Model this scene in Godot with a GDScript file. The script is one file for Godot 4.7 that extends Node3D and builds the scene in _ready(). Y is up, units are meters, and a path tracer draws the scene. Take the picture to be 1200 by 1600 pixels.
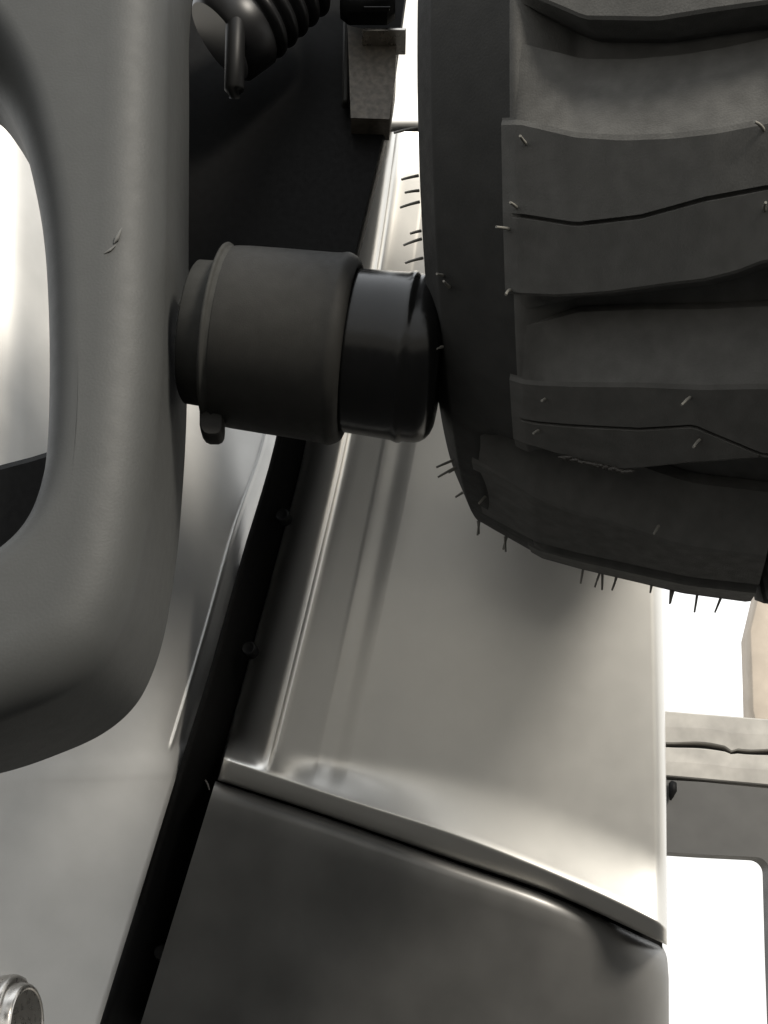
extends Node3D

const PITCH := 0.36652      # the camera looks up by 21 degrees
const EYE := Vector3(0, 0.45, 0)
const F := 2198.0           # focal length in the photograph's pixels (1200 x 1600)
const SKY := 1.0

var M := {}
var rng := RandomNumberGenerator.new()

# ------------------------------------------------------------------ helpers
func ray(px: float, py: float) -> Vector3:
	var d := Vector3((px - 600.0) / F, (800.0 - py) / F, -1.0)
	return Vector3(d.x, d.y * cos(PITCH) - d.z * sin(PITCH), d.y * sin(PITCH) + d.z * cos(PITCH))

func at(px: float, py: float, z: float) -> Vector3:      # the point of the upright plane z = const seen at that place
	var d := ray(px, py)
	return EYE + d * (z / d.z)

func onto(px: float, py: float, q: Vector3, n: Vector3) -> Vector3:
	var d := ray(px, py)
	return EYE + d * ((q - EYE).dot(n) / d.dot(n))

func mk() -> SurfaceTool:
	var st := SurfaceTool.new()
	st.begin(Mesh.PRIMITIVE_TRIANGLES)
	return st

# rows of points; seen from the front, rows run down and columns run right
func grid(st: SurfaceTool, rows: Array, group := 0, flip := false) -> void:
	for r in range(rows.size() - 1):
		var a: PackedVector3Array = rows[r]
		var b: PackedVector3Array = rows[r + 1]
		for c in range(a.size() - 1):
			var q := [a[c], a[c + 1], b[c + 1], b[c]]
			if flip:
				q = [a[c + 1], a[c], b[c], b[c + 1]]
			st.set_smooth_group(group)
			for k in [0, 1, 2, 0, 2, 3]:
				st.add_vertex(q[k])

# every band between two rows has its own smooth group, so edges between bands stay crisp
func bands(st: SurfaceTool, rows: Array, first := 0, flip := false) -> int:
	for r in range(rows.size() - 1):
		grid(st, [rows[r], rows[r + 1]], first + r, flip)
	return first + rows.size()

func fan(st: SurfaceTool, loop: PackedVector3Array, centre: Vector3, group := 0, flip := false) -> void:
	for i in range(loop.size() - 1):
		var q := [centre, loop[i], loop[i + 1]]
		if flip:
			q = [centre, loop[i + 1], loop[i]]
		for v in q:
			st.set_smooth_group(group)
			st.add_vertex(v)

func box(st: SurfaceTool, lo: Vector3, hi: Vector3, bevel := 0.002, t := Transform3D.IDENTITY, group := 900) -> void:
	# a box with chamfered edges, as three nested slabs of quads
	var c := (lo + hi) * 0.5
	var h := (hi - lo) * 0.5
	var b := minf(bevel, minf(h.x, minf(h.y, h.z)) * 0.6)
	for ax in 3:
		for s in [-1.0, 1.0]:
			var u := (ax + 1) % 3
			var v := (ax + 2) % 3
			var p := []
			for k in [[-1, -1], [1, -1], [1, 1], [-1, 1]]:
				var w := Vector3.ZERO
				w[ax] = s * h[ax]
				w[u] = k[0] * (h[u] - b)
				w[v] = k[1] * (h[v] - b)
				p.append(t * (c + w))
			var order := [0, 2, 1, 0, 3, 2] if s > 0 else [0, 1, 2, 0, 2, 3]
			for k in order:
				st.set_smooth_group(group + ax * 2 + (1 if s > 0 else 0))
				st.add_vertex(p[k])
	for ax in 3:
		var u := (ax + 1) % 3
		var v := (ax + 2) % 3
		for su in [-1.0, 1.0]:
			for sv in [-1.0, 1.0]:
				var p := []
				for k in [-1.0, 1.0]:
					var w1 := Vector3.ZERO
					w1[ax] = k * (h[ax] - b)
					w1[u] = su * h[u]
					w1[v] = sv * (h[v] - b)
					var w2 := Vector3.ZERO
					w2[ax] = k * (h[ax] - b)
					w2[u] = su * (h[u] - b)
					w2[v] = sv * h[v]
					p.append(t * (c + w1))
					p.append(t * (c + w2))
				var order := [0, 1, 3, 0, 3, 2] if su * sv < 0 else [0, 3, 1, 0, 2, 3]
				for k in order:
					st.set_smooth_group(group + 20)
					st.add_vertex(p[k])
	for sx in [-1.0, 1.0]:
		for sy in [-1.0, 1.0]:
			for sz in [-1.0, 1.0]:
				var p := []
				for ax in 3:
					var w := Vector3(sx * (h.x - b), sy * (h.y - b), sz * (h.z - b))
					w[ax] = [sx, sy, sz][ax] * h[ax]
					p.append(t * (c + w))
				for k in ([0, 1, 2] if sx * sy * sz < 0 else [0, 2, 1]):
					st.set_smooth_group(group + 20)
					st.add_vertex(p[k])

# a lathe round the line from a towards b: profile of (distance along, radius)
func lathe(st: SurfaceTool, a: Vector3, b: Vector3, profile: Array, n := 96, group := 0, creases := []) -> void:
	var ax := (b - a).normalized()
	var u := ax.cross(Vector3.UP).normalized()
	var v := u.cross(ax)
	var rows := []
	for p in profile:
		var row := PackedVector3Array()
		for i in range(n + 1):
			var t := TAU * i / n
			row.append(a + ax * p.x + (u * cos(t) + v * sin(t)) * p.y)
		rows.append(row)
	var g := group
	for r in range(rows.size() - 1):
		if r in creases:
			g += 1
		grid(st, [rows[r], rows[r + 1]], g, false)

func tube(st: SurfaceTool, pts: Array, radii: Array, n := 8, group := 0) -> void:
	var rows := []
	for i in pts.size():
		var d: Vector3 = (pts[mini(i + 1, pts.size() - 1)] - pts[maxi(i - 1, 0)]).normalized()
		var u := d.cross(Vector3(0.31, 0.83, 0.46)).normalized()
		var v := u.cross(d)
		var row := PackedVector3Array()
		for k in range(n + 1):
			var t := TAU * k / n
			row.append(pts[i] + (u * cos(t) + v * sin(t)) * radii[i])
		rows.append(row)
	grid(st, rows, group)
	fan(st, rows[0], pts[0], group + 1)
	fan(st, rows[-1], pts[-1], group + 2, true)

func obj(called: String, st: SurfaceTool, mat: Material, parent: Node = self) -> MeshInstance3D:
	st.generate_normals()
	var o := MeshInstance3D.new()
	o.name = called
	o.mesh = st.commit()
	o.material_override = mat
	o.cast_shadow = GeometryInstance3D.SHADOW_CASTING_SETTING_ON
	parent.add_child(o, true)
	return o

func thing(called: String, label: String, category: String, where := Vector3.ZERO, group := "") -> Node3D:
	var o := Node3D.new()
	o.name = called
	add_child(o, true)
	o.position = where
	tag(o, label, category, group)
	return o

func tag(o: Node, label: String, category: String, group := "") -> Node:
	o.set_meta("label", label)
	o.set_meta("category", category)
	if group != "":
		o.set_meta("group", group)
	return o

func lin(r: float, g: float, b: float) -> Color:
	return Color(r, g, b).linear_to_srgb()

func pw(x: float, xs: Array, ys: Array) -> float:     # piecewise linear
	if x <= xs[0]:
		return ys[0]
	for i in range(xs.size() - 1):
		if x <= xs[i + 1]:
			return lerpf(ys[i], ys[i + 1], (x - xs[i]) / (xs[i + 1] - xs[i]))
	return ys[-1]

func sm(x: float, xs: Array, ys: Array) -> float:     # the same with smoothed corners (Catmull-Rom)
	if x <= xs[0]:
		return ys[0] + (x - xs[0]) * (ys[1] - ys[0]) / (xs[1] - xs[0])
	var n := xs.size()
	for i in range(n - 1):
		if x <= xs[i + 1]:
			var t: float = (x - xs[i]) / (xs[i + 1] - xs[i])
			var h: float = xs[i + 1] - xs[i]
			var m0: float = (ys[i + 1] - ys[i]) / h if i == 0 else (ys[i + 1] - ys[i - 1]) / (xs[i + 1] - xs[i - 1])
			var m1: float = (ys[i + 1] - ys[i]) / h if i == n - 2 else (ys[i + 2] - ys[i]) / (xs[i + 2] - xs[i])
			var t2 := t * t
			var t3 := t2 * t
			return (2 * t3 - 3 * t2 + 1) * ys[i] + (t3 - 2 * t2 + t) * h * m0 + (-2 * t3 + 3 * t2) * ys[i + 1] + (t3 - t2) * h * m1
	return ys[-1] + (x - xs[-1]) * (ys[-1] - ys[-2]) / (xs[-1] - xs[-2])

# closed smooth curve through points
func closed_curve(pts: Array, per := 8) -> Array:
	var out := []
	var n := pts.size()
	for i in n:
		var p0: Vector2 = pts[(i - 1 + n) % n]
		var p1: Vector2 = pts[i]
		var p2: Vector2 = pts[(i + 1) % n]
		var p3: Vector2 = pts[(i + 2) % n]
		for k in per:
			out.append(p1.cubic_interpolate(p2, p0, p3, float(k) / per))
	return out

# ------------------------------------------------------------------ materials
func noise_tex(seed_: int, freq: float, lo: Color, hi: Color, oct := 5, size := 512, a := 0.05, b := 0.95) -> NoiseTexture2D:
	var n := FastNoiseLite.new()
	n.seed = seed_
	n.noise_type = FastNoiseLite.TYPE_SIMPLEX
	n.frequency = freq
	n.fractal_octaves = oct
	var g := Gradient.new()
	g.offsets = PackedFloat32Array([a, b])
	g.colors = PackedColorArray([lo, hi])
	var t := NoiseTexture2D.new()
	t.width = size
	t.height = size
	t.seamless = true
	t.noise = n
	t.color_ramp = g
	return t

func bump_tex(seed_: int, freq: float, strength: float, oct := 4) -> NoiseTexture2D:
	var t := noise_tex(seed_, freq, Color.BLACK, Color.WHITE, oct)
	t.as_normal_map = true
	t.bump_strength = strength
	return t

func mat(color: Color, rough: float, metal := 0.0, spec := 0.5) -> StandardMaterial3D:
	var m := StandardMaterial3D.new()
	m.albedo_color = color
	m.roughness = rough
	m.metallic = metal
	m.metallic_specular = spec
	m.cull_mode = BaseMaterial3D.CULL_DISABLED
	return m

func tri(m: StandardMaterial3D, scale_: float) -> StandardMaterial3D:
	m.uv1_triplanar = true
	m.uv1_world_triplanar = true
	m.uv1_scale = Vector3.ONE * scale_
	return m

func worn(color: Color, rough: float, metal: float, scale_: float, seed_: int, dark: float, rlo: float, bump := 0.0, freq := 0.02) -> StandardMaterial3D:
	var m := tri(mat(color, 1.0, metal), scale_)
	m.albedo_texture = noise_tex(seed_, freq, Color(dark, dark, dark), Color(1, 1, 1))
	m.roughness_texture = noise_tex(seed_ + 1, freq * 1.7, Color(rlo, rlo, rlo), Color(rough, rough, rough))
	m.roughness_texture_channel = BaseMaterial3D.TEXTURE_CHANNEL_RED
	if bump > 0.0:
		m.normal_enabled = true
		m.normal_texture = bump_tex(seed_ + 2, 0.25, bump)
	return m

func make_materials() -> void:
	var p := worn(lin(0.66, 0.645, 0.61), 0.41, 0.93, 1.6, 11, 0.98, 0.38)
	p.clearcoat_enabled = true
	p.clearcoat = 0.5
	p.clearcoat_roughness = 0.12
	M.paint = p
	var d := worn(lin(0.50, 0.495, 0.48), 0.60, 0.6, 1.6, 17, 0.93, 0.52, 0.0, 0.012)   # dusty door paint
	d.clearcoat_enabled = true
	d.clearcoat = 0.25
	d.clearcoat_roughness = 0.22
	M.door_paint = d
	var b := worn(lin(0.13, 0.128, 0.123), 0.50, 0.5, 1.4, 23, 0.80, 0.42, 0.0, 0.010)
	b.clearcoat_enabled = true
	b.clearcoat = 0.3
	b.clearcoat_roughness = 0.32
	M.bumper = b
	M.carrier = worn(lin(0.038, 0.0393, 0.0385), 0.62, 0.0, 3.0, 31, 0.97, 0.56, 0.12)
	M.rubber = worn(lin(0.032, 0.032, 0.030), 0.85, 0.0, 6.0, 41, 0.85, 0.65, 0.3)
	M.tread = worn(lin(0.092, 0.091, 0.087), 0.78, 0.0, 5.0, 45, 0.84, 0.6, 0.5)
	for k in [M.carrier, M.rubber, M.tread]:
		k.metallic_specular = 0.22
	M.carrier.metallic_specular = 0.35
	M.scuff = mat(lin(0.07, 0.07, 0.067), 0.7)
	M.sidewall = worn(lin(0.036, 0.036, 0.035), 0.7, 0.0, 4.0, 47, 0.85, 0.55, 0.3)  # darker than the tread: clean rubber, plus shoulder shade put into the colour
	M.sidewall.metallic_specular = 0.2
	M.hair = mat(lin(0.14, 0.135, 0.12), 0.6)  # paler than the rubber: the light hairs catch, put into their colour
	M.stop = worn(lin(0.0215, 0.021, 0.0195), 0.62, 0.0, 6.0, 51, 0.9, 0.52, 0.25)
	M.stop.metallic_specular = 0.22
	var g := worn(lin(0.005, 0.005, 0.005), 0.26, 0.0, 10.0, 57, 0.8, 0.16, 0.15)
	g.metallic_specular = 0.25
	g.metallic_specular = 0.36
	M.gloss = g
	M.boot = mat(lin(0.008, 0.008, 0.0085), 0.38, 0.0, 0.35)
	M.clip = mat(lin(0.006, 0.006, 0.006), 0.45, 0.0, 0.25)
	M.seal = worn(lin(0.011, 0.011, 0.011), 0.8, 0.0, 9.0, 61, 0.8, 0.7)
	M.seal.metallic_specular = 0.12
	M.black = worn(lin(0.0055, 0.0056, 0.0057), 0.62, 0.0, 9.0, 67, 0.8, 0.5, 0.2)
	M.black.metallic_specular = 0.2
	M.brown = worn(lin(0.10, 0.086, 0.068), 0.6, 0.2, 11.0, 71, 0.7, 0.45, 0.4)
	M.chrome = worn(lin(0.52, 0.50, 0.47), 0.34, 1.0, 5.0, 73, 0.92, 0.24)
	M.washer = worn(lin(0.034, 0.031, 0.027), 0.6, 0.1, 12.0, 75, 0.8, 0.5)
	M.beam = worn(lin(0.31, 0.297, 0.272), 0.85, 0.0, 0.9, 81, 0.82, 0.8)
	M.steel = worn(lin(0.032, 0.0315, 0.0295), 0.6, 0.1, 1.0, 83, 0.9, 0.5)
	M.post = worn(lin(0.40, 0.345, 0.285), 0.8, 0.0, 1.0, 87, 0.9, 0.75)
	M.ground = worn(lin(0.34, 0.325, 0.295), 0.95, 0.0, 0.7, 91, 0.85, 0.85, 1.0)
	M.ground.metallic_specular = 0.1
	M.ground_shade = worn(lin(0.05, 0.05, 0.049), 0.95, 0.0, 0.7, 95, 0.75, 0.85, 1.0)  # dark colour stands in for the car's shade on the ground
	M.ground_shade.metallic_specular = 0.1

# ------------------------------------------------------------------ the car
const PANEL_Z := -1.55
const LIP := 0.0155
const LEAN := 0.26      # the rear corner leans out a little towards its top

func pp(px: float, py: float) -> Vector3:
	return onto(px, py, at(600, 1330, PANEL_Z), Vector3(0, -sin(LEAN), cos(LEAN)))

func sunk(p: Vector3, dz: float) -> Vector3:      # move a point forward (+) or back along the line of sight
	var d := (p - EYE).normalized()
	return p - d * dz * 1.19

const RY := [200.0, 410.0, 690.0, 880.0, 1190.0, 1480.0]

func panel_x(kind: int, y: float) -> float:
	match kind:
		0: return sm(y, RY, [548.0, 517.0, 478.0, 430.0, 345.0, 264.0])     # edge beside the black gap
		1: return sm(y, RY, [628.0, 598.0, 548.0, 504.0, 428.0, 356.0])     # crest of the body line
		2: return sm(y, RY, [700.0, 672.0, 626.0, 588.0, 522.0, 460.0])     # foot of the body line
	return sm(y, RY, [1012.0, 1020.0, 1028.0, 1034.0, 1040.0, 1042.0])      # outer edge

func lip_y(x: float) -> float:
	return sm(x, [342.0, 515.0, 725.0, 912.0, 1025.0, 1042.0], [1182.0, 1239.0, 1307.0, 1383.0, 1437.0, 1450.0])

func gap_y(x: float) -> float:
	return sm(x, [335.0, 511.0, 725.0, 875.0, 1036.0], [1217.0, 1275.0, 1350.0, 1403.0, 1477.0])

# the cross-section of the rear corner panel: (which line it follows, pixels beside it, depth)
func panel_section() -> Array:
	var s := []
	s.append([0, -2.0, -0.135])
	s.append([0, -1.0, -0.098])
	s.append([0, 0.5, -0.088])
	s.append([0, 3.0, -0.085])
	for i in 7:      # rising face
		s.append([-1, i / 6.0, 0.0])
	for a in range(-6, 7):     # crest
		s.append([1, a * 1.5, 0.0])
	for i in range(1, 8):
		s.append([-2, i / 8.0, 0.0])
	for a in range(-13, 14):
		s.append([2, a * 2.0, 0.0])
	for i in range(1, 14):
		s.append([-3, i / 14.0, 0.0])
	for i in 13:     # rounding of the outer edge
		var t := i / 12.0 * PI / 2
		s.append([3, -20.0 + 20.0 * sin(t), -0.020 * (1.0 - cos(t)) * 1.1])
	s.append([3, 0.5, -0.045])
	s.append([3, -1.0, -0.12])
	return s

func panel_depth(k: Array, y: float) -> float:
	# crest stands 14 mm proud of the main face, with a rounded top and a soft foot
	var top := pw(y, [300.0, 690.0, 1200.0], [0.017, 0.017, 0.0175])
	var z := 0.0
	match k[0]:
		0: z = k[2]
		-1: z = lerpf(-0.085, top - 0.006, k[1]) 
		1:
			var d: float = k[1] / 9.0
			z = top - 0.006 * d * d if d < 0 else top - 0.0012 * d * d
		-2: z = lerpf(top - 0.0012, 0.0021, k[1])
		2:
			var e: float = (k[1] + 26.0) / 52.0
			z = 0.0021 * (1.0 - e) * (1.0 - e) + 0.0015 * exp(-pow((e - 0.5) / 0.30, 2.0))
		-3: z = 0.008 * sin(PI * k[1] * 0.93) + 0.0025 * k[1] 
		3: z = k[2] + 0.0042
	# everything runs out into the raised lip along the bottom edge
	var x := panel_px(k, y)
	var wide := lerpf(48.0, 108.0, smoothstep(panel_x(1, y), panel_x(2, y) + 330.0, x))
	var f := clampf((y - lip_y(x) + wide) / wide, 0.0, 1.0)
	var g := f * f * (1.5 - 0.5 * f)
	if k[0] == 3:
		return z + LIP * g
	return z if k[0] == 0 else lerpf(z, LIP, g)

func panel_px(k: Array, y: float) -> float:
	match k[0]:
		-1: return lerpf(panel_x(0, y) + 4.0, panel_x(1, y) - 10.0, k[1])
		-2: return lerpf(panel_x(1, y) + 10.0, panel_x(2, y) - 26.0, k[1])
		-3: return lerpf(panel_x(2, y) + 26.0, panel_x(3, y) - 20.0, k[1])
	return panel_x(k[0], y) + k[1]

func build_car() -> void:
	var car := thing("car", "rear corner of silver car with grey bumper below the spare tyre", "car", at(600, 1480, PANEL_Z))
	car.position = Vector3.ZERO
	# rear corner panel
	var sec := panel_section()
	var rows := []
	var vs := []
	for i in 22:
		vs.append(i / 21.0 * 0.80)
	for i in range(1, 27):
		vs.append(0.80 + i / 26.0 * 0.20)
	for v in vs:
		var row := PackedVector3Array()
		for k in sec:
			var x0 := panel_px(k, 1200.0)
			var bottom := lip_y(x0)
			for it in 3:
				bottom = lip_y(panel_px(k, bottom))
			var y := lerpf(206.0, bottom, v)
			var p := pp(panel_px(k, y), y)
			var z := panel_depth(k, y)
			var tp := clampf((y - 206.0) / 8.0, 0.0, 1.0)
			z -= 0.006 * (1.0 - tp) * (1.0 - tp)
			row.append(sunk(p, z))
		rows.append(row)
	# rounded lip and its underside, down to the joint
	for step in [[0.05, 0.0004], [0.12, 0.0], [0.2, -0.0012], [0.5, -0.0072], [0.8, -0.0135], [0.93, -0.017], [1.0, -0.023], [0.98, -0.06]]:
		var row := PackedVector3Array()
		for c in sec.size():
			var k: Array = sec[c]
			var x := panel_px(k, 1200.0)
			var b := lip_y(x)
			for it in 3:
				b = lip_y(panel_px(k, b))
			var y := lerpf(b, gap_y(panel_px(k, b)) - 3.0, step[0])
			var p := pp(panel_px(k, y), y)
			row.append(sunk(p, panel_depth(k, b) + step[1]))
		rows.append(row)
	var st := mk()
	grid(st, rows, 0)
	obj("rear_corner_panel", st, M.paint, car)
	# the panel above it, past a narrow joint
	st = mk()
	rows = []
	for y in [-60.0, 20.0, 80.0, 120.0, 150.0, 165.0, 175.0, 183.0, 190.0, 196.0, 199.0, 201.0, 201.5]:
		var row := PackedVector3Array()
		for x in [520.0, 560.0, 590.0, 610.0, 640.0, 700.0, 820.0, 960.0, 1000.0, 1008.0, 1010.0]:
			var p := pp(x, y)
			p.z += -0.022 + 0.024 * pw(y, [-60, 150, 165, 190, 199, 201.0, 201.5], [-0.4, 0.1, 0.5, 1.0, 0.85, 0.5, -1.0]) - (0.03 if x > 1009 else (0.006 if x > 1005 else 0.0))
			row.append(p)
		rows.append(row)
	grid(st, rows, 0)
	obj("upper_panel", st, M.paint, car)
	# bumper end below the joint
	st = mk()
	rows = []
	var steps := [[0.0, -0.06], [0.0, -0.006], [1.5, -0.001], [5.0, 0.005], [10.0, 0.0085], [18.0, 0.011], [30.0, 0.012], [60.0, 0.011], [120.0, 0.003], [190.0, -0.003], [260.0, -0.010], [340.0, -0.019], [420.0, -0.029]]
	var bcols := []
	for i in 22:
		bcols.append([lerpf(0.0, 0.70, i / 21.0), 0.0])
	for i in range(1, 15):
		var t := i / 14.0 * PI / 2
		bcols.append([0.70 + 0.30 * sin(t), -0.15 * (1.0 - cos(t))])
	bcols.append([1.0, -0.22])
	for s in steps:
		var row := PackedVector3Array()
		for c in bcols:
			var xl := panel_x(0, 1220.0 + s[0])
			var xr := pw(s[0], [0.0, 14.0, 50.0, 400.0], [1036.0, 1042.0, 1045.0, 1046.0])
			var x := lerpf(xl, xr, c[0])
			var y: float = gap_y(x) + 3.0 + s[0] * lerpf(1.0, 0.75, c[0])
			var p := pp(x, y)
			row.append(sunk(p, -0.006 + s[1] + c[1]))
		rows.append(row)
	grid(st, rows, 0)
	# its left return beside the gap
	var edge := []
	for r in rows:
		edge.append(PackedVector3Array([r[0] + Vector3(0.0, 0, -0.10), r[0]]))
	grid(st, edge, 7)
	obj("bumper", st, M.bumper, car)
	# black backing added behind the joints to keep light out
	st = mk()
	var front := []
	var back := []
	for i in 24:
		var y := lerpf(-40.0, 1640.0, i / 23.0)
		var fr := PackedVector3Array()
		var bk := PackedVector3Array()
		for x in [gap_left(y) + 6.0, lerpf(gap_left(y), 1035.0, 0.4), 1035.0]:
			var p := sunk(pp(x, y), -0.125)
			fr.append(p)
			bk.append(p + Vector3(0, 0, -0.04))
		front.append(fr)
		back.append(bk)
	grid(st, front, 0)
	grid(st, back, 1, true)
	for c in [0, 2]:
		var side := []
		for i in 24:
			side.append(PackedVector3Array([front[i][c], back[i][c]]))
		grid(st, side, 2 + c, c == 0)
	obj("added_backing", st, M.black, car)
	build_tailgate(car)
	build_seal(car)

# ------------------------------------------------------------------ tailgate: runs from the gap towards the camera on the left
const TG_N := Vector3(0.80, 0.0, 0.60)

func gap_left(y: float) -> float:
	return sm(y, [200.0, 410.0, 689.0, 872.0, 1056.0, 1180.0, 1600.0], [512.0, 480.0, 430.0, 377.0, 325.0, 286.0, 155.0])

func ridge_x(y: float) -> float:
	return sm(y, [200.0, 410.0, 689.0, 827.0, 1000.0, 1161.0, 1600.0], [500.0, 466.0, 413.0, 366.0, 317.0, 269.0, 132.0])

func build_tailgate(car: Node3D) -> void:
	var q := at(300, 1100, PANEL_Z - 0.01)
	var st := mk()
	var ys := []
	for i in 60:
		ys.append(lerpf(60.0, 1150.0, i / 59.0))
	for i in range(1, 16):
		ys.append(1150.0 + i * 5.0)
	for i in range(1, 20):
		ys.append(1225.0 + i * 22.0)
	var cols := []
	for i in 60:
		cols.append([0, i / 59.0])
	for a in range(-10, 9):
		cols.append([1, a * 0.8])
	cols.append([2, 0.5])
	cols.append([2, 1.0])
	cols.append([3, 0.0])
	var rows := []
	for y in ys:
		var row := PackedVector3Array()
		var fade := clampf((1172.0 - y) / 14.0, 0.0, 1.0)
		var rx := ridge_x(y)
		var gx := gap_left(y)
		for c in cols:
			var x := 0.0
			var d := 0.0
			match c[0]:
				0: x = lerpf(-160.0, rx - 9.0, c[1])
				1:
					x = rx + c[1]
					d = (0.0022 * exp(-pow(c[1] / 3.2, 2.0)) - 0.0016 * smoothstep(-2.0, 6.4, c[1])) * fade
				2:
					x = lerpf(rx + 6.5, gx, c[1])
					d = lerpf(-0.0016, -0.0085, c[1]) * fade
				3:
					x = gx + 1.0
					d = -0.05
			# an upright swelling by the hinge side, and the step across the door
			d += 0.010 * exp(-pow((x - 30.0) / 34.0, 2.0)) * clampf((1000.0 - y) / 120.0, 0.0, 1.0)
			d += 0.0005 * smoothstep(1170.0 + 0.06 * (270.0 - x), 1192.0 + 0.06 * (270.0 - x), y) - 0.0005 * smoothstep(1205.0 + 0.05 * (270.0 - x), 1222.0 + 0.05 * (270.0 - x), y)
			var p := onto(x, y, q, TG_N)
			var rd := (p - EYE).normalized()
			row.append(p + rd * (d / TG_N.dot(rd)))
		rows.append(row)
	grid(st, rows, 0)
	var o := obj("tailgate", st, M.door_paint, car)
	# round polished plug low on the tailgate, seen nearly edge-on
	var c0 := onto(14, 1604, q, TG_N)
	var ax := Vector3(0.975, 0.02, 0.20).normalized()
	st = mk()
	lathe(st, c0 - ax * 0.004, c0 + ax * 0.1, [Vector2(0, 0.046), Vector2(0.008, 0.046), Vector2(0.0115, 0.0445), Vector2(0.0125, 0.042), Vector2(0.012, 0.0395), Vector2(0.016, 0.0385), Vector2(0.0205, 0.0375), Vector2(0.0222, 0.036), Vector2(0.0227, 0.034), Vector2(0.0215, 0.032), Vector2(0.021, 0.0)], 72, 0, [4, 9])
	obj("plug", st, M.chrome, o)

func build_seal(car: Node3D) -> void:
	var st := mk()
	var rows := []
	for i in 40:
		var y := lerpf(150.0, 1660.0, i / 39.0)
		var gl := gap_left(y)
		var gr := panel_x(0, y)
		var row := PackedVector3Array()
		for c in [[0.0, -0.012], [0.06, -0.010], [0.14, -0.011], [0.2, -0.018], [0.3, -0.03], [0.36, -0.034], [0.7, -0.060], [0.8, -0.070], [1.0, -0.092], [1.04, -0.11]]:
			var p := pp(lerpf(gl, gr, c[0]), y)
			row.append(sunk(p, c[1]))
		rows.append(row)
	grid(st, rows, 0)
	var o := obj("door_seal", st, M.seal, car)
	for s in [Vector2(440, 782), Vector2(386, 996), Vector2(245, 1485)]:
		st = mk()
		var a := pp(s.x, s.y) + Vector3(0, 0, -0.060)
		var d := Vector3(-0.25, 0.1, 1.0).normalized()
		lathe(st, a, a + d, [Vector2(0, 0.0088), Vector2(0.010, 0.0088), Vector2(0.0125, 0.008), Vector2(0.0135, 0.0068), Vector2(0.0128, 0.0058), Vector2(0.011, 0.0)], 32, 0, [4])
		obj("clip", st, M.clip, o)
	st = mk()
	var w := pp(327, 1229) + Vector3(0, 0, 0.012)
	tube(st, [w + Vector3(-0.003, 0.005, 0), w, w + Vector3(0.002, -0.006, 0.001)], [0.0009, 0.0011, 0.0007], 6)
	obj("wire_end", st, M.washer, o)

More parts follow.
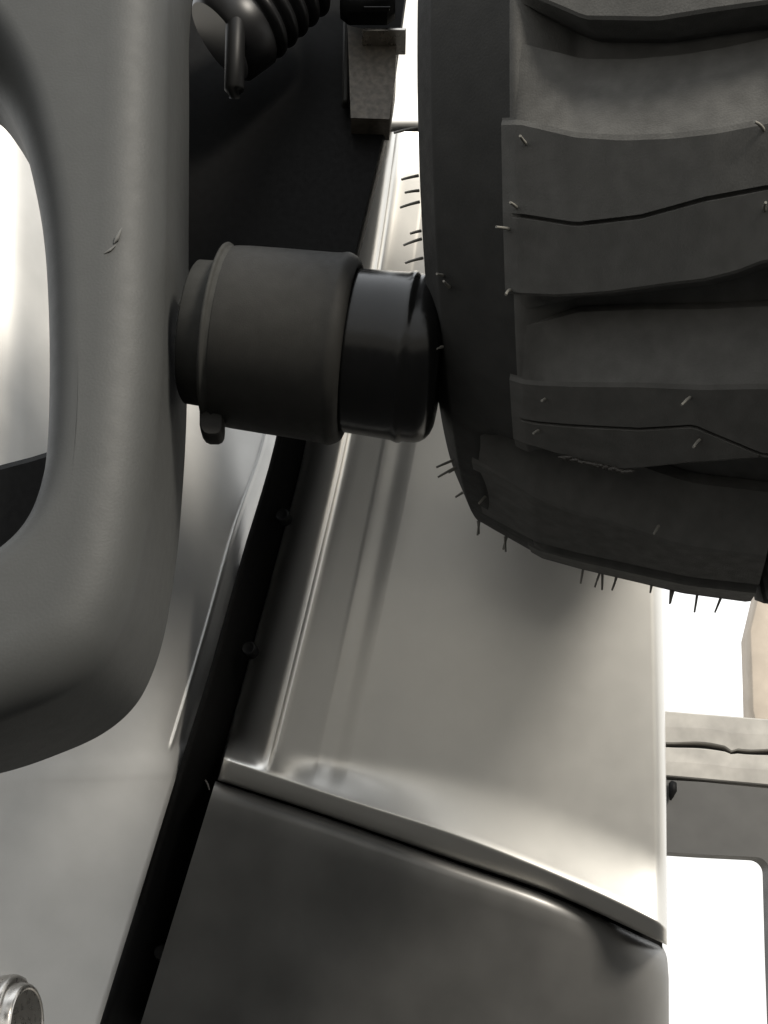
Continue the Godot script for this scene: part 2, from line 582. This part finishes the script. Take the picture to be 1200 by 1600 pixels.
# ------------------------------------------------------------------ spare wheel carrier, the grey casting on the left
func build_carrier() -> void:
	var t := thing("spare_wheel_carrier", "satin grey spare wheel carrier with a large oval opening", "carrier")
	var zf := -0.78
	var zb := -0.93
	# outline in the photograph's pixels, taken at the back edge
	var outer := [Vector2(-330, -120), Vector2(-100, -170), Vector2(120, -170), Vector2(290, -120), Vector2(297, 100), Vector2(297, 330), Vector2(296, 520), Vector2(293, 680), Vector2(285, 810), Vector2(277, 890), Vector2(262, 985), Vector2(243, 1052), Vector2(215, 1105), Vector2(170, 1146), Vector2(105, 1178), Vector2(0, 1213), Vector2(-160, 1240), Vector2(-330, 1230), Vector2(-420, 1000), Vector2(-440, 500)]
	var hole := [Vector2(-330, 360), Vector2(-240, 180), Vector2(-120, 105), Vector2(-40, 122), Vector2(4, 166), Vector2(42, 240), Vector2(66, 330), Vector2(81, 420), Vector2(88, 520), Vector2(90, 620), Vector2(88, 720), Vector2(80, 790), Vector2(58, 850), Vector2(20, 890), Vector2(-30, 915), Vector2(-100, 930), Vector2(-200, 910), Vector2(-280, 840), Vector2(-320, 720), Vector2(-340, 560)]
	var o1 := closed_curve(outer, 10)
	var h1 := closed_curve(hole, 10)
	var n := o1.size()
	var ob := []
	var hb := []
	for i in n:
		var a := at(o1[i].x, o1[i].y, zb)
		ob.append(Vector2(a.x, a.y))
	for i in n:
		var b := at(h1[i].x, h1[i].y, -0.86)
		hb.append(Vector2(b.x, b.y))
	var inset := func(loop: Array, d: float) -> Array:
		var out := []
		for i in n:
			var e: Vector2 = (loop[(i + 2) % n] - loop[(i - 2 + n) % n]).normalized()
			out.append(loop[i] + Vector2(e.y, -e.x) * d)
		return out
	var rows := []
	var add_ring := func(loop: Array, z: float) -> void:
		var row := PackedVector3Array()
		for i in range(n + 1):
			row.append(Vector3(loop[i % n].x, loop[i % n].y, z))
		rows.append(row)
	# hole: from its back, round its lip, across the face and over the outer edge
	add_ring.call(inset.call(hb, 0.0), zb + 0.02)
	add_ring.call(hb, -0.855)
	for k in range(1, 17):
		var a := k / 16.0 * PI / 2
		add_ring.call(inset.call(hb, -0.030 * (1.0 - cos(a))), -0.855 + (zf + 0.855) * sin(a))
	var r := 0.036
	var fi: Array = inset.call(ob, r + 0.002)
	var hi: Array = inset.call(hb, -0.030)
	for s in [0.5]:
		var mid := []
		for i in n:
			mid.append(hi[i].lerp(fi[i], s))
		add_ring.call(mid, zf)
	add_ring.call(fi, zf)
	for k in range(0, 11):
		var a := k / 10.0 * PI / 2
		add_ring.call(inset.call(ob, r * (1.0 - sin(a))), zf - 0.9 * r * (1.0 - cos(a)))
	add_ring.call(inset.call(ob, 0.0), zb + 0.008)
	add_ring.call(inset.call(ob, 0.0012), zb + 0.003)
	add_ring.call(inset.call(ob, 0.006), zb)
	add_ring.call(inset.call(ob, 0.03), zb)
	var st := mk()
	grid(st, rows, 0, true)
	obj("casting", st, M.carrier, t)
	# pale scuffs on its face
	for q in [[Vector2(190, 356), Vector2(183, 372), Vector2(178, 380), 0.0018], [Vector2(163, 396), Vector2(172, 391), Vector2(181, 383), 0.0011]]:
		st = mk()
		var pts := []
		for k in 3:
			pts.append(at(q[k].x, q[k].y, zf + 0.0002))
		tube(st, pts, [0.0003, q[3], 0.0003], 6)
		obj("scuff_mark", st, M.scuff, t)
	# dark cover inside the lower half of the opening
	st = mk()
	rows = []
	for y in [0.0, 1.0]:
		pass
	var top := [Vector2(-380, 800), Vector2(-200, 765), Vector2(-60, 741), Vector2(0, 727), Vector2(50, 714), Vector2(88, 702), Vector2(130, 690)]
	var top_row := PackedVector3Array()
	var lip := PackedVector3Array()
	var back := PackedVector3Array()
	var low := PackedVector3Array()
	for q in top:
		top_row.append(at(q.x, q.y + 7, -0.862))
		lip.append(at(q.x, q.y, -0.866))
		back.append(at(q.x, q.y + 4, -0.905))
		low.append(at(q.x, 1010, -0.874))
	grid(st, [back, lip], 1)
	grid(st, [lip, top_row], 2)
	grid(st, [top_row, low], 3)
	obj("inner_cover", st, M.black, t)

# ------------------------------------------------------------------ rubber stop between carrier and tyre
func build_stop() -> void:
	var t := thing("bump_stop", "round black rubber bump stop between grey carrier and spare tyre", "bump stop")
	var a := at(312, 520, -0.862)
	var b := at(700, 566, -0.858)
	var s := (b - a).length() / 389.0
	var pf := func(list: Array) -> Array:
		var out := []
		for p in list:
			out.append(Vector2((p.x - 312.0) * s, p.y * s))
		return out
	var st := mk()
	lathe(st, a, b, pf.call([Vector2(300, 0), Vector2(300, 108), Vector2(303, 112), Vector2(346, 114)]), 96, 0)
	obj("neck", st, M.rubber, t)
	st = mk()
	lathe(st, a, b, pf.call([Vector2(341, 120), Vector2(341, 140), Vector2(342, 142.5), Vector2(344.5, 143.5), Vector2(347, 142.5), Vector2(348, 140), Vector2(351, 138), Vector2(358, 138)]), 96, 0)
	obj("flange", st, M.rubber, t)
	st = mk()
	lathe(st, a, b, pf.call([Vector2(356, 139), Vector2(362, 140), Vector2(380, 141.5), Vector2(430, 143.5), Vector2(480, 145), Vector2(510, 146), Vector2(522, 147), Vector2(527, 148.5), Vector2(532, 149), Vector2(537, 147.5), Vector2(544, 144), Vector2(549, 139.5), Vector2(551, 134), Vector2(549, 129), Vector2(544, 126), Vector2(535, 124)]), 112, 0)
	obj("sleeve", st, M.stop, t)
	st = mk()
	lathe(st, a, b, pf.call([Vector2(536, 124), Vector2(545, 125.5), Vector2(560, 126.5), Vector2(600, 128), Vector2(628, 129.5), Vector2(633, 131.5), Vector2(637, 132.5), Vector2(641, 132), Vector2(644, 129.8), Vector2(648, 129.2), Vector2(655, 129.5), Vector2(664, 129), Vector2(672, 126.5), Vector2(680, 121), Vector2(686, 113), Vector2(690, 102), Vector2(691, 92), Vector2(691, 0)]), 112, 0, [16])
	obj("cap", st, M.gloss, t)
	st = mk()
	var tl := [Vector2(313, 640), Vector2(313, 668), Vector2(315, 678), Vector2(320, 685), Vector2(327, 688), Vector2(340, 688), Vector2(346, 685), Vector2(349, 679), Vector2(350, 668), Vector2(350, 640)]
	var tr := []
	for f in [[0.88, -0.010], [1.0, -0.007], [1.0, 0.004], [0.88, 0.007]]:
		var row := PackedVector3Array()
		for v in tl:
			var m := Vector2(331, 655)
			var c: Vector2 = m + (v - m) * Vector2(f[0], f[0])
			row.append(at(c.x, c.y, -0.862) + Vector3(0, 0, f[1]))
		tr.append(row)
	grid(st, tr, 0)
	fan(st, tr[3], at(331, 655, -0.862) + Vector3(0, 0, 0.0072), 1)
	obj("mould_tab", st, M.stop, t)

# ------------------------------------------------------------------ the dark arm behind the bump stop, with its bellows and rod
func build_arm() -> void:
	var t := thing("wheel_arm", "black bracket arm behind the bump stop narrowing towards its bottom", "bracket")
	var st := mk()
	# upper face turned a little to the right, lower face tucked under
	var z := -1.02
	var left := [Vector2(255, -60), Vector2(255, 176), Vector2(255, 470)]
	var right := [Vector2(640, -60), Vector2(607, 178), Vector2(536, 470)]
	var zz := [z, z + 0.001, z - 0.010]
	var rows := []
	for i in 3:
		var row := PackedVector3Array()
		for k in 9:
			var p := at(lerpf(left[i].x, right[i].x, k / 8.0), lerpf(left[i].y, right[i].y, k / 8.0), zz[i])
			row.append(p)
		row.append(row[8] + Vector3(0.0015, 0, -0.004))
		row.append(row[8] + Vector3(-0.004, 0, -0.06))
		rows.append(row)
	for i in 2:
		var a: PackedVector3Array = rows[i]
		var b: PackedVector3Array = rows[i + 1]
		grid(st, [a.slice(0, 9), b.slice(0, 9)], 0)
		grid(st, [a.slice(8, 11), b.slice(8, 11)], 10 + i)
	obj("arm_plate", st, M.black, t)
	# worn brownish cheek with a seam down its left side
	st = mk()
	var q := [Vector2(543, 40), Vector2(620, 56), Vector2(618, 120), Vector2(608, 186), Vector2(548, 184)]
	var face := PackedVector3Array()
	for v in q:
		face.append(at(v.x, v.y, z + 0.022))
	var bk := PackedVector3Array()
	for v in q:
		bk.append(at(v.x, v.y, z + 0.022) + Vector3(0, 0, -0.03))
	face.append(face[0])
	bk.append(bk[0])
	fan(st, face, (face[0] + face[1] + face[2] + face[3] + face[4]) / 5.0, 0)
	grid(st, [face, bk], 4)
	obj("cheek_plate", st, M.brown, t)
	st = mk()
	box(st, at(535, 172, z + 0.008), at(546, 40, z + 0.008) + Vector3(0, 0, 0.012), 0.002)
	obj("edge_strip", st, M.stop, t)
	# thin tab plate sticking out by the tyre
	st = mk()
	var c := at(598, 60, z + 0.03)
	box(st, c + Vector3(-0.018, -0.0015, -0.02), c + Vector3(0.020, 0.0015, 0.012), 0.0006, Transform3D.IDENTITY)
	obj("tab", st, M.chrome, t)
	# square-ended block
	var blk := thing("black_connector", "rounded black connector block above the bracket arm beside the tyre", "connector")
	st = mk()
	box(st, at(532, 48, z + 0.035), at(617, -70, z + 0.035) + Vector3(0, 0, 0.03), 0.007)
	obj("body", st, M.black, blk)
	st = mk()
	var l0 := at(572, 12, z + 0.067)
	box(st, l0 + Vector3(-0.002, -0.0007, -0.003), l0 + Vector3(0.020, 0.0007, 0.0012), 0.0004)
	obj("rib", st, M.gloss, blk)
	# bellows
	var be := thing("rubber_bellows", "ribbed black rubber bellows at the top of the bracket arm", "bellows")
	var a0 := at(372, 44, z + 0.060)
	var b0 := at(600, -120, z + 0.060)
	var L := (b0 - a0).length()
	var prof := [Vector2(-0.02, 0.0), Vector2(-0.02, 0.036), Vector2(-0.016, 0.040), Vector2(0.008, 0.040), Vector2(0.011, 0.037)]
	for i in 5:
		var x0 := 0.012 + i * 0.0135
		for k in 9:
			var ph := k / 9.0
			prof.append(Vector2(x0 + ph * 0.0135, 0.034 - i * 0.0016 + 0.0055 * sin(PI * ph)))
	prof.append(Vector2(0.082, 0.026))
	prof.append(Vector2(0.082, 0.0))
	st = mk()
	lathe(st, a0, b0, prof, 64, 0, [1, 4])
	obj("boot", st, M.boot, be)
	# upright rod
	st = mk()
	var p0 := at(372, -60, z + 0.09)
	var p1 := at(368, 30, z + 0.09)
	var p2 := at(366, 140, z + 0.085)
	tube(st, [p0, p1, p1.lerp(p2, 0.08), p2, at(366, 152, z + 0.08)], [0.0062, 0.0062, 0.0080, 0.0080, 0.005], 24)
	tag(obj("brake_pipe", st, M.clip, self), "glossy black upright pipe between grey carrier and rubber bellows", "pipe")

# ------------------------------------------------------------------ spare tyre
const TX := [-0.150, -0.147, -0.134, -0.120, -0.08, -0.05, 0.03, 0.1, 0.138, 0.152]
const TR := [0.262, 0.284, 0.313, 0.321, 0.343, 0.351, 0.369, 0.377, 0.360, 0.300]

func ty(x: float, r: float, deg: float) -> Vector3:
	var a := deg_to_rad(deg)
	return Vector3(x, -r * sin(a), r * cos(a))

# outer profile by arc parameter u: 0 at the sidewall, 1..: index along TX
func prof_at(u: float) -> Vector2:
	var i := clampi(int(floor(u)), 0, TX.size() - 2)
	var t := u - i
	var p0 := Vector2(TX[maxi(i - 1, 0)], TR[maxi(i - 1, 0)])
	var p1 := Vector2(TX[i], TR[i])
	var p2 := Vector2(TX[i + 1], TR[i + 1])
	var p3 := Vector2(TX[mini(i + 2, TX.size() - 1)], TR[mini(i + 2, TX.size() - 1)])
	if i in [2, 3]:       # keep the shoulder edge crisp
		return p1.lerp(p2, t)
	return p1.lerp(p2, t)

func prof_n(u: float) -> Vector2:
	var d := prof_at(minf(u + 0.3, TX.size() - 1.001)) - prof_at(maxf(u - 0.3, 0.0))
	return Vector2(-d.y, d.x).normalized()

func lug_mesh(spec: Dictionary) -> SurfaceTool:
	# u0,u1: range along the profile; ug: where the grooves end in the shoulder rib; top(x), bot(x): angles; w_top, w_bot: spread of the walls
	var st := mk()
	var us := []
	if spec.ug > spec.u0:
		for i in range(12):
			us.append(lerpf(spec.u0, spec.ug - 0.02, i / 12.0))
		us.append(spec.ug - 0.02)
		for i in range(9):
			us.append(lerpf(spec.ug + 0.02, spec.ug + spec.ramp - 0.03, i / 8.0))
		for i in range(31):
			us.append(lerpf(spec.ug + spec.ramp + 0.03, spec.u1, i / 30.0))
	else:
		for i in range(25):
			us.append(lerpf(spec.u0, spec.u1, i / 24.0))
	var row_of := func(f: Callable) -> PackedVector3Array:
		var row := PackedVector3Array()
		for u in us:
			var q: Array = f.call(u)      # [angle, sunk]
			var p: Vector2 = prof_at(u) - prof_n(u) * q[1]
			row.append(ty(p.x, p.y, q[0]))
		return row
	var top: Callable = spec.top
	var bot: Callable = spec.bot
	var dep := func(u: float) -> float:
		var d: float = spec.depth
		return d * clampf((u - spec.ug) / spec.ramp, 0.0, 1.0) * smoothstep(9.0, 8.2, u) + 0.0022
	var b := 0.30
	var rows := []
	rows.append(row_of.call(func(u): return [top.call(prof_at(u).x) - spec.w_top - 0.1, dep.call(u) + 0.008]))
	rows.append(row_of.call(func(u): return [top.call(prof_at(u).x) - spec.w_top, dep.call(u)]))
	rows.append(row_of.call(func(u): return [top.call(prof_at(u).x) - b, 0.0011]))
	rows.append(row_of.call(func(u): return [top.call(prof_at(u).x) + b * 0.6, 0.0]))
	if spec.has("sipe"):
		var s: Callable = spec.sipe
		var e := 0.24
		var sd := func(u: float) -> float: return 0.0045 * smoothstep(spec.ug - 0.1, spec.ug + 0.1, u)
		rows.append(row_of.call(func(u): return [s.call(prof_at(u).x) - e, 0.0]))
		rows.append(row_of.call(func(u): return [s.call(prof_at(u).x) - e * 0.7, sd.call(u)]))
		rows.append(row_of.call(func(u): return [s.call(prof_at(u).x) + e * 0.7, sd.call(u)]))
		rows.append(row_of.call(func(u): return [s.call(prof_at(u).x) + e, 0.0]))
	rows.append(row_of.call(func(u): return [bot.call(prof_at(u).x) - b * 0.6, 0.0]))
	rows.append(row_of.call(func(u): return [bot.call(prof_at(u).x) + b * 0.5, 0.0012]))
	rows.append(row_of.call(func(u): return [bot.call(prof_at(u).x) + spec.w_bot, dep.call(u)]))
	rows.append(row_of.call(func(u): return [bot.call(prof_at(u).x) + spec.w_bot + 0.1, dep.call(u) + 0.008]))
	var g := bands(st, rows, 0)
	# end walls towards the middle of the tread
	for side in [0, us.size() - 1]:
		var endw := []
		for r in rows.size():
			var p: Vector3 = rows[r][side]
			var rad := Vector2(p.y, p.z).length()
			var k: float = minf(1.0, (rad - 0.020) / rad)
			endw.append(PackedVector3Array([p, Vector3(p.x + (0.004 if side > 0 else -0.004), p.y * k, p.z * k)]))
		if side > 0 or spec.ug < spec.u0:
			grid(st, endw, g + 1 + mini(side, 1), side == 0)
	return st

func build_tyre() -> void:
	var t := thing("spare_tyre", "black off-road spare tyre with chunky tread blocks and rubber hairs", "tyre", EYE + Vector3(0.213, 0.69, -0.95))
	t.basis = Basis(Vector3(0, 0, 1), deg_to_rad(-4.0)) * Basis(Vector3(0, 1, 0), deg_to_rad(-9.0))
	# carcass: sunk below the blocks, closed round to the beads
	var st := mk()
	var left := [Vector2(-0.100, 0.200), Vector2(-0.118, 0.204), Vector2(-0.128, 0.215), Vector2(-0.141, 0.240), Vector2(-0.147, 0.258)]
	var right := [Vector2(0.149, 0.270), Vector2(0.142, 0.240), Vector2(0.128, 0.215), Vector2(0.118, 0.204), Vector2(0.100, 0.200), Vector2(0.108, 0.23), Vector2(0.115, 0.28), Vector2(0.09, 0.297), Vector2(-0.09, 0.297), Vector2(-0.115, 0.28), Vector2(-0.108, 0.23), Vector2(-0.100, 0.200)]
	var rows := []
	var sides := []
	for i in range(0, 361):
		var deg := float(i)
		var ug: float = lerpf(4.0, 3.1, smoothstep(70.0, 73.0, deg) * smoothstep(95.0, 92.0, deg))
		var row := PackedVector3Array()
		var side := PackedVector3Array()
		for p in left:
			side.append(ty(p.x, p.y, deg))
		for k in range(0, 121):
			var u := k / 120.0 * (TX.size() - 1.001)
			var d := 0.0012 + 0.031 * clampf((u - ug) / 0.9, 0.0, 1.0) * smoothstep(TX.size() - 1.0, TX.size() - 2.6, u)
			var p := prof_at(u) - prof_n(u) * d
			var v := ty(p.x, p.y, deg)
			if k <= 52:
				side.append(v)
			if k >= 52:
				row.append(v)
		for p in right:
			row.append(ty(p.x, p.y, deg))
		rows.append(row)
		sides.append(side)
	grid(st, rows, 0)
	obj("carcass", st, M.tread, t)
	st = mk()
	grid(st, sides, 0)
	obj("sidewall", st, M.sidewall, t)
	# the blocks seen in the photograph, then the pattern goes on round the wheel
	var drift := func(a: float, s: float) -> Callable: return func(x: float) -> float: return a + s * clampf(x + 0.03, -0.12, 0.12) 
	var arc := func(a: float, left_: float, right_: float) -> Callable: return func(x: float) -> float: return a + left_ * clampf((-0.03 - x) / 0.06, 0.0, 1.4) + right_ * clampf((x + 0.03) / 0.09, 0.0, 1.2)
	var tab := func(xs: Array, ys: Array) -> Callable: return func(x: float) -> float: return pw(x, xs, ys)
	var list := [
		{"top": tab.call([-0.12, -0.077, -0.045, -0.019, 0.009, 0.033, 0.058, 0.075], [34.2, 34.5, 35.9, 36.3, 36.3, 36.0, 35.4, 34.8]), "bot": tab.call([-0.087, -0.057, -0.026, 0.01, 0.028, 0.046, 0.061], [51.5, 51.3, 50.6, 49.4, 48.9, 48.1, 47.1]), "w_top": 7.5, "w_bot": 1.8, "sipe": tab.call([-0.077, -0.045, -0.008, 0.027, 0.06], [43.4, 44.1, 43.3, 41.7, 40.8])},
		{"top": tab.call([-0.1, -0.071, -0.007, 0.064], [61.9, 61.7, 60.3, 59.3]), "bot": tab.call([-0.075, -0.056, -0.018, 0.025, 0.067], [70.7, 71.2, 71.9, 69.1, 67.6]), "w_top": 6.6, "w_bot": 1.5, "sipe": tab.call([-0.072, -0.007, 0.026, 0.067], [67.0, 65.7, 64.3, 67.2])},
		{"top": tab.call([-0.112, -0.086, -0.058, -0.023, 0.016, 0.076], [78.5, 79.4, 81.5, 82.4, 84.2, 84.6]), "bot": arc.call(93.5, 0.5, -0.5), "w_top": 7.5, "w_bot": 1.6},
		{"top": arc.call(97.6, 0.5, -0.8), "bot": arc.call(113.0, 0.5, -1.5), "w_top": 3.0, "w_bot": 1.8, "sipe": arc.call(105.0, 0.3, -1.5)},
		{"top": arc.call(-4.0, -1.6, -1.1), "bot": arc.call(9.6, 0.9, -3.1), "w_top": 7.6, "w_bot": 1.8, "sipe": arc.call(3.0, 0.0, -2.0)},
		{"top": arc.call(17.0, 0.7, -0.4), "bot": tab.call([-0.09, -0.04, 0.0, 0.07], [21.0, 25.4, 26.2, 25.6]), "w_top": 5.6, "w_bot": 1.0},
	]
	var ang := 122.0
	while ang < 340.0:
		list.append({"top": arc.call(ang, -1.6, -1.1), "bot": arc.call(ang + 13.5, 0.9, -2.6), "w_top": 5.6, "w_bot": 1.8, "sipe": arc.call(ang + 7.0, 0.0, -2.0)})
		list.append({"top": arc.call(ang + 22.5, 0.7, -0.4), "bot": arc.call(ang + 31.0, -0.6, -0.6), "w_top": 5.6, "w_bot": 1.2})
		ang += 40.0
	for l in list:
		var a0: float = l.top.call(0.0)
		l.depth = 0.021
		l.ug = 3.1 if a0 > 75.0 and a0 < 93.0 else 4.0
		l.u0 = l.ug - 0.22
		l.ramp = 0.8 if l.ug < 3.5 else 1.0
		l.u1 = 6.70
		obj("tread_block", lug_mesh(l), M.tread, t)
		var r: Dictionary = l.duplicate()
		r.erase("sipe")
		r.u0 = 6.84
		r.u1 = 8.9
		r.ug = 0.0
		r.w_top = minf(l.w_top, 5.0)
		var b0: float = minf(l.bot.call(0.0), a0 + 12.0)
		r.top = func(x: float) -> float: return a0 + 7.0 - 30.0 * (x - 0.07)
		r.bot = func(x: float) -> float: return b0 + 7.0 - 30.0 * (x - 0.07)
		obj("tread_block", lug_mesh(r), M.tread, t)
	# torn moulding flash along one block
	st = mk()
	rng.seed = 5
	for i in 26:
		var f := i / 25.0
		var x := lerpf(-0.056, -0.012, f)
		var a: float = pw(x, [-0.075, -0.056, -0.018, 0.025], [70.7, 71.2, 71.9, 69.1]) + 0.1
		var r := pw(x, TX, TR)
		var w := 0.0022 + 0.0016 * rng.randf()
		var p: Vector3 = ty(x, r + 0.0004, a + rng.randf_range(-0.15, 0.2))
		tube(st, [p + Vector3(-w, 0.0003, 0), p + Vector3(0, -0.0006, 0.001), p + Vector3(w, 0.0002, 0)], [0.0005, 0.0014 + 0.0008 * rng.randf(), 0.0005], 6, i * 3)
	obj("moulding_flash", st, M.washer, t)
	# rubber hairs: [x, angle, length, lean sideways, lean round, curl]
	var hairs := []
	for h in [[-0.074, 36.5], [-0.080, 42.6], [-0.085, 44.8], [-0.085, 51.2], [-0.130, 51.0], [-0.134, 60.5], [-0.066, 63.6], [0.023, 61.0], [0.03, 66.0], [-0.071, 68.2], [0.058, 36.1], [0.060, 42.7], [0.007, 81.0], [-0.126, 52.3], [-0.116, 87.0]]:
		hairs.append([h[0], h[1], rng.randf_range(0.010, 0.014), rng.randf_range(-0.5, -0.1), rng.randf_range(-0.9, -0.3), 1.0])
	for h in [[48, 0.018], [54.5, 0.012], [56.6, 0.010], [58.2, 0.014], [62.4, 0.008], [63.6, 0.013], [66.5, 0.013], [70.0, 0.0145], [73.2, 0.009], [75.0, 0.013]]:
		hairs.append([-0.1499, h[0] - 14.0, h[1], -1.6, rng.randf_range(-0.2, 0.2), 0.4])
	for h in [[-0.139, 84.0, 0.014, -2.2], [-0.137, 84.5, 0.015, -1.8], [-0.139, 86.5, 0.006, -1.5], [-0.136, 92.0, 0.007, -1.5]]:
		hairs.append([h[0], h[1], h[2], h[3], rng.randf_range(-0.2, 0.2), 0.3])
	for h in [[-0.132, 0.010], [-0.131, 0.011], [-0.110, 0.012], [-0.109, 0.010], [-0.048, 0.012], [-0.035, 0.012], [-0.033, 0.013], [-0.022, 0.011], [0.005, 0.006], [0.020, 0.012], [0.022, 0.011], [0.040, 0.013], [0.058, 0.012]]:
		hairs.append([h[0], 106.0, h[1], rng.randf_range(-0.5, 0.1), rng.randf_range(-0.1, 0.4), 0.4])
	for h in hairs:
		var r := pw(h[0], TX, TR) - 0.001
		var p := ty(h[0], r, h[1])
		var nrm := ty(0, 1, h[1])
		var tan := ty(0, 1, h[1] + 90.0)
		var dir: Vector3 = (nrm + Vector3(h[3], 0, 0) + tan * h[4]).normalized()
		var bend: Vector3 = Vector3(rng.randf_range(-1, 1), rng.randf_range(-1, 0.4), rng.randf_range(-1, 1)) * h[2] * 0.22 * h[5]
		var pts := []
		var rad := []
		for k in 5:
			var f := k / 4.0
			pts.append(p + dir * h[2] * f + bend * f * f)
			rad.append(lerpf(0.00115, 0.0008, f))
		st = mk()
		tube(st, pts, rad, 6)
		obj("rubber_hair", st, M.hair, t)

# ------------------------------------------------------------------ what stands behind
func build_background() -> void:
	var z := -3.2
	var b := thing("timber_rail", "pale weathered rail with a long crack above the grey frame", "rail")
	var lo := at(985, 1212, z)
	var hi := at(1520, 1112, z)
	# two boards with a ragged gap between them
	for k in 2:
		var st := mk()
		var rows := []
		for f in [[0.0, -0.10], [0.0, -0.003], [0.04, 0.0], [0.5, 0.002], [0.96, 0.0], [1.0, -0.003], [1.0, -0.10]]:
			var row := PackedVector3Array()
			for i in 60:
				var x := lerpf(960.0, 1560.0, i / 59.0)
				var sl := (x - 1045.0) * 0.09
				var wob := 3.0 * sin(x * 0.05) + (5.0 if x > 1135 and x < 1152 else 0.0)
				var y0 := 1111.0 + sl * 0.9 if k == 0 else 1166.0 + sl + wob * 0.5
				var y1 := 1159.0 + sl + wob if k == 0 else 1213.0 + sl
				var p := at(x, lerpf(y0, y1, f[0]), z)
				p.z += f[1]
				row.append(p)
			rows.append(row)
		bands(st, rows, 0)
		obj("board", st, M.beam, b)
	var st2 := mk()
	var bk := at(960, 1206, z - 0.03)
	var bh := at(1560, 1165, z - 0.03)
	box(st2, Vector3(bk.x, bk.y - 0.03, bk.z - 0.05), Vector3(bh.x, bh.y, bk.z), 0.002)
	obj("backing", st2, M.steel, b)
	# grey frame with a round-cornered opening: top band and one stile down to the ground
	var f := thing("steel_frame", "dark grey frame under the pale rail with a round-cornered opening", "frame")
	var st := mk()
	var inner := []
	inner.append(Vector2(960, 1326))
	inner.append(Vector2(1100, 1335))
	for i in 9:
		var a := i / 8.0 * PI / 2
		inner.append(Vector2(1180 + 22 * sin(a), 1361 - 22 * cos(a)))
	inner.append(Vector2(1206, 1500))
	inner.append(Vector2(1212, 1660))
	var outer := []
	outer.append(Vector2(960, 1214))
	outer.append(Vector2(1100, 1222))
	for i in 9:
		outer.append(Vector2(lerpf(1200, 1290, i / 8.0), 1232))
	outer.append(Vector2(1290, 1500))
	outer.append(Vector2(1290, 1660))
	var r0 := PackedVector3Array()
	var r1 := PackedVector3Array()
	var r2 := PackedVector3Array()
	var r3 := PackedVector3Array()
	for i in inner.size():
		r0.append(at(outer[i].x, outer[i].y, z + 0.02))
		r1.append(at(inner[i].x, inner[i].y, z + 0.02))
		r2.append(r1[i] + Vector3(0, 0, -0.06))
		r3.append(r0[i] + Vector3(0, 0, -0.06))
	bands(st, [r3, r0, r1, r2, r3], 0)
	obj("panel", st, M.steel, f)
	st = mk()
	var hk := at(1050, 1232, z + 0.03)
	tube(st, [hk + Vector3(0.001, 0.014, 0), hk + Vector3(0.001, 0.010, 0.006), hk + Vector3(0.0, -0.006, 0.008), hk + Vector3(-0.004, -0.018, 0.004), hk + Vector3(-0.005, -0.026, 0.0)], [0.004, 0.009, 0.009, 0.006, 0.002], 12)
	obj("hook", st, M.black, f)
	# beige post beyond the rail
	var p := thing("beige_post", "plain beige post rising behind the pale rail at the edge", "post")
	st = mk()
	var rows := []
	for y in [700.0, 900.0, 985.0, 1040.0, 1110.0, 1220.0, 1660.0]:
		var xl := pw(y, [700.0, 900.0, 985.0, 1040.0, 1110.0, 1220.0, 1660.0], [1205.0, 1192.0, 1172.0, 1174.0, 1176.0, 1204.0, 1240.0])
		var a := at(xl, y, z - 0.5)
		rows.append(PackedVector3Array([a + Vector3(0.004, 0, -0.12), a + Vector3(0, 0, -0.004), a + Vector3(0.004, 0, 0), a + Vector3(0.16, 0, 0), a + Vector3(0.164, 0, -0.004), a + Vector3(0.16, 0, -0.12), a + Vector3(0.004, 0, -0.12)]))
	grid(st, rows, 0)
	obj("shaft", st, M.post, p)

func _ready() -> void:
	rng.seed = 20
	var cam := Camera3D.new()
	cam.name = "camera"
	cam.position = EYE
	cam.rotation.x = PITCH
	cam.fov = 40.0
	cam.near = 0.02
	cam.far = 2000.0
	cam.current = true
	add_child(cam)
	var env := Environment.new()
	env.background_mode = Environment.BG_SKY
	var sky := Sky.new()
	var sk := ProceduralSkyMaterial.new()
	sk.sky_top_color = Color(0.95, 0.965, 0.98)
	sk.sky_horizon_color = Color(0.755, 0.75, 0.735)
	sk.sky_curve = 0.6
	sk.ground_bottom_color = Color(0.30, 0.29, 0.28)
	sk.ground_horizon_color = Color(0.55, 0.54, 0.52)
	sk.energy_multiplier = 0.62
	sky.sky_material = sk
	env.sky = sky
	env.tonemap_mode = Environment.TONE_MAPPER_LINEAR
	env.tonemap_exposure = 3.7
	env.sdfgi_enabled = true
	env.ssao_enabled = true
	env.ssil_enabled = true
	var we := WorldEnvironment.new()
	we.environment = env
	add_child(we)
	var sun := DirectionalLight3D.new()
	sun.name = "sun"
	sun.light_color = Color(1.0, 0.97, 0.92)
	sun.light_energy = 0.5
	sun.light_angular_distance = 14.0
	sun.shadow_enabled = true
	sun.rotation_degrees = Vector3(-30, 38, 0)
	add_child(sun)
	make_materials()
	# ground
	var g := MeshInstance3D.new()
	g.name = "ground"
	var pm := PlaneMesh.new()
	pm.size = Vector2(1600, 1600)
	g.mesh = pm
	g.material_override = M.ground
	g.set_meta("kind", "structure")
	add_child(g)
	var dr := MeshInstance3D.new()  # unseen dark sheet, added to darken the ground mirrored in the panel
	dr.name = "shade_sheet"
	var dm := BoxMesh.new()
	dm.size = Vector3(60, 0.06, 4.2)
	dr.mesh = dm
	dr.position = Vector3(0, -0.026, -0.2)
	dr.material_override = M.ground_shade
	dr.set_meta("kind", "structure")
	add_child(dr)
	build_car()
	build_carrier()
	build_stop()
	build_arm()
	build_tyre()
	build_background()
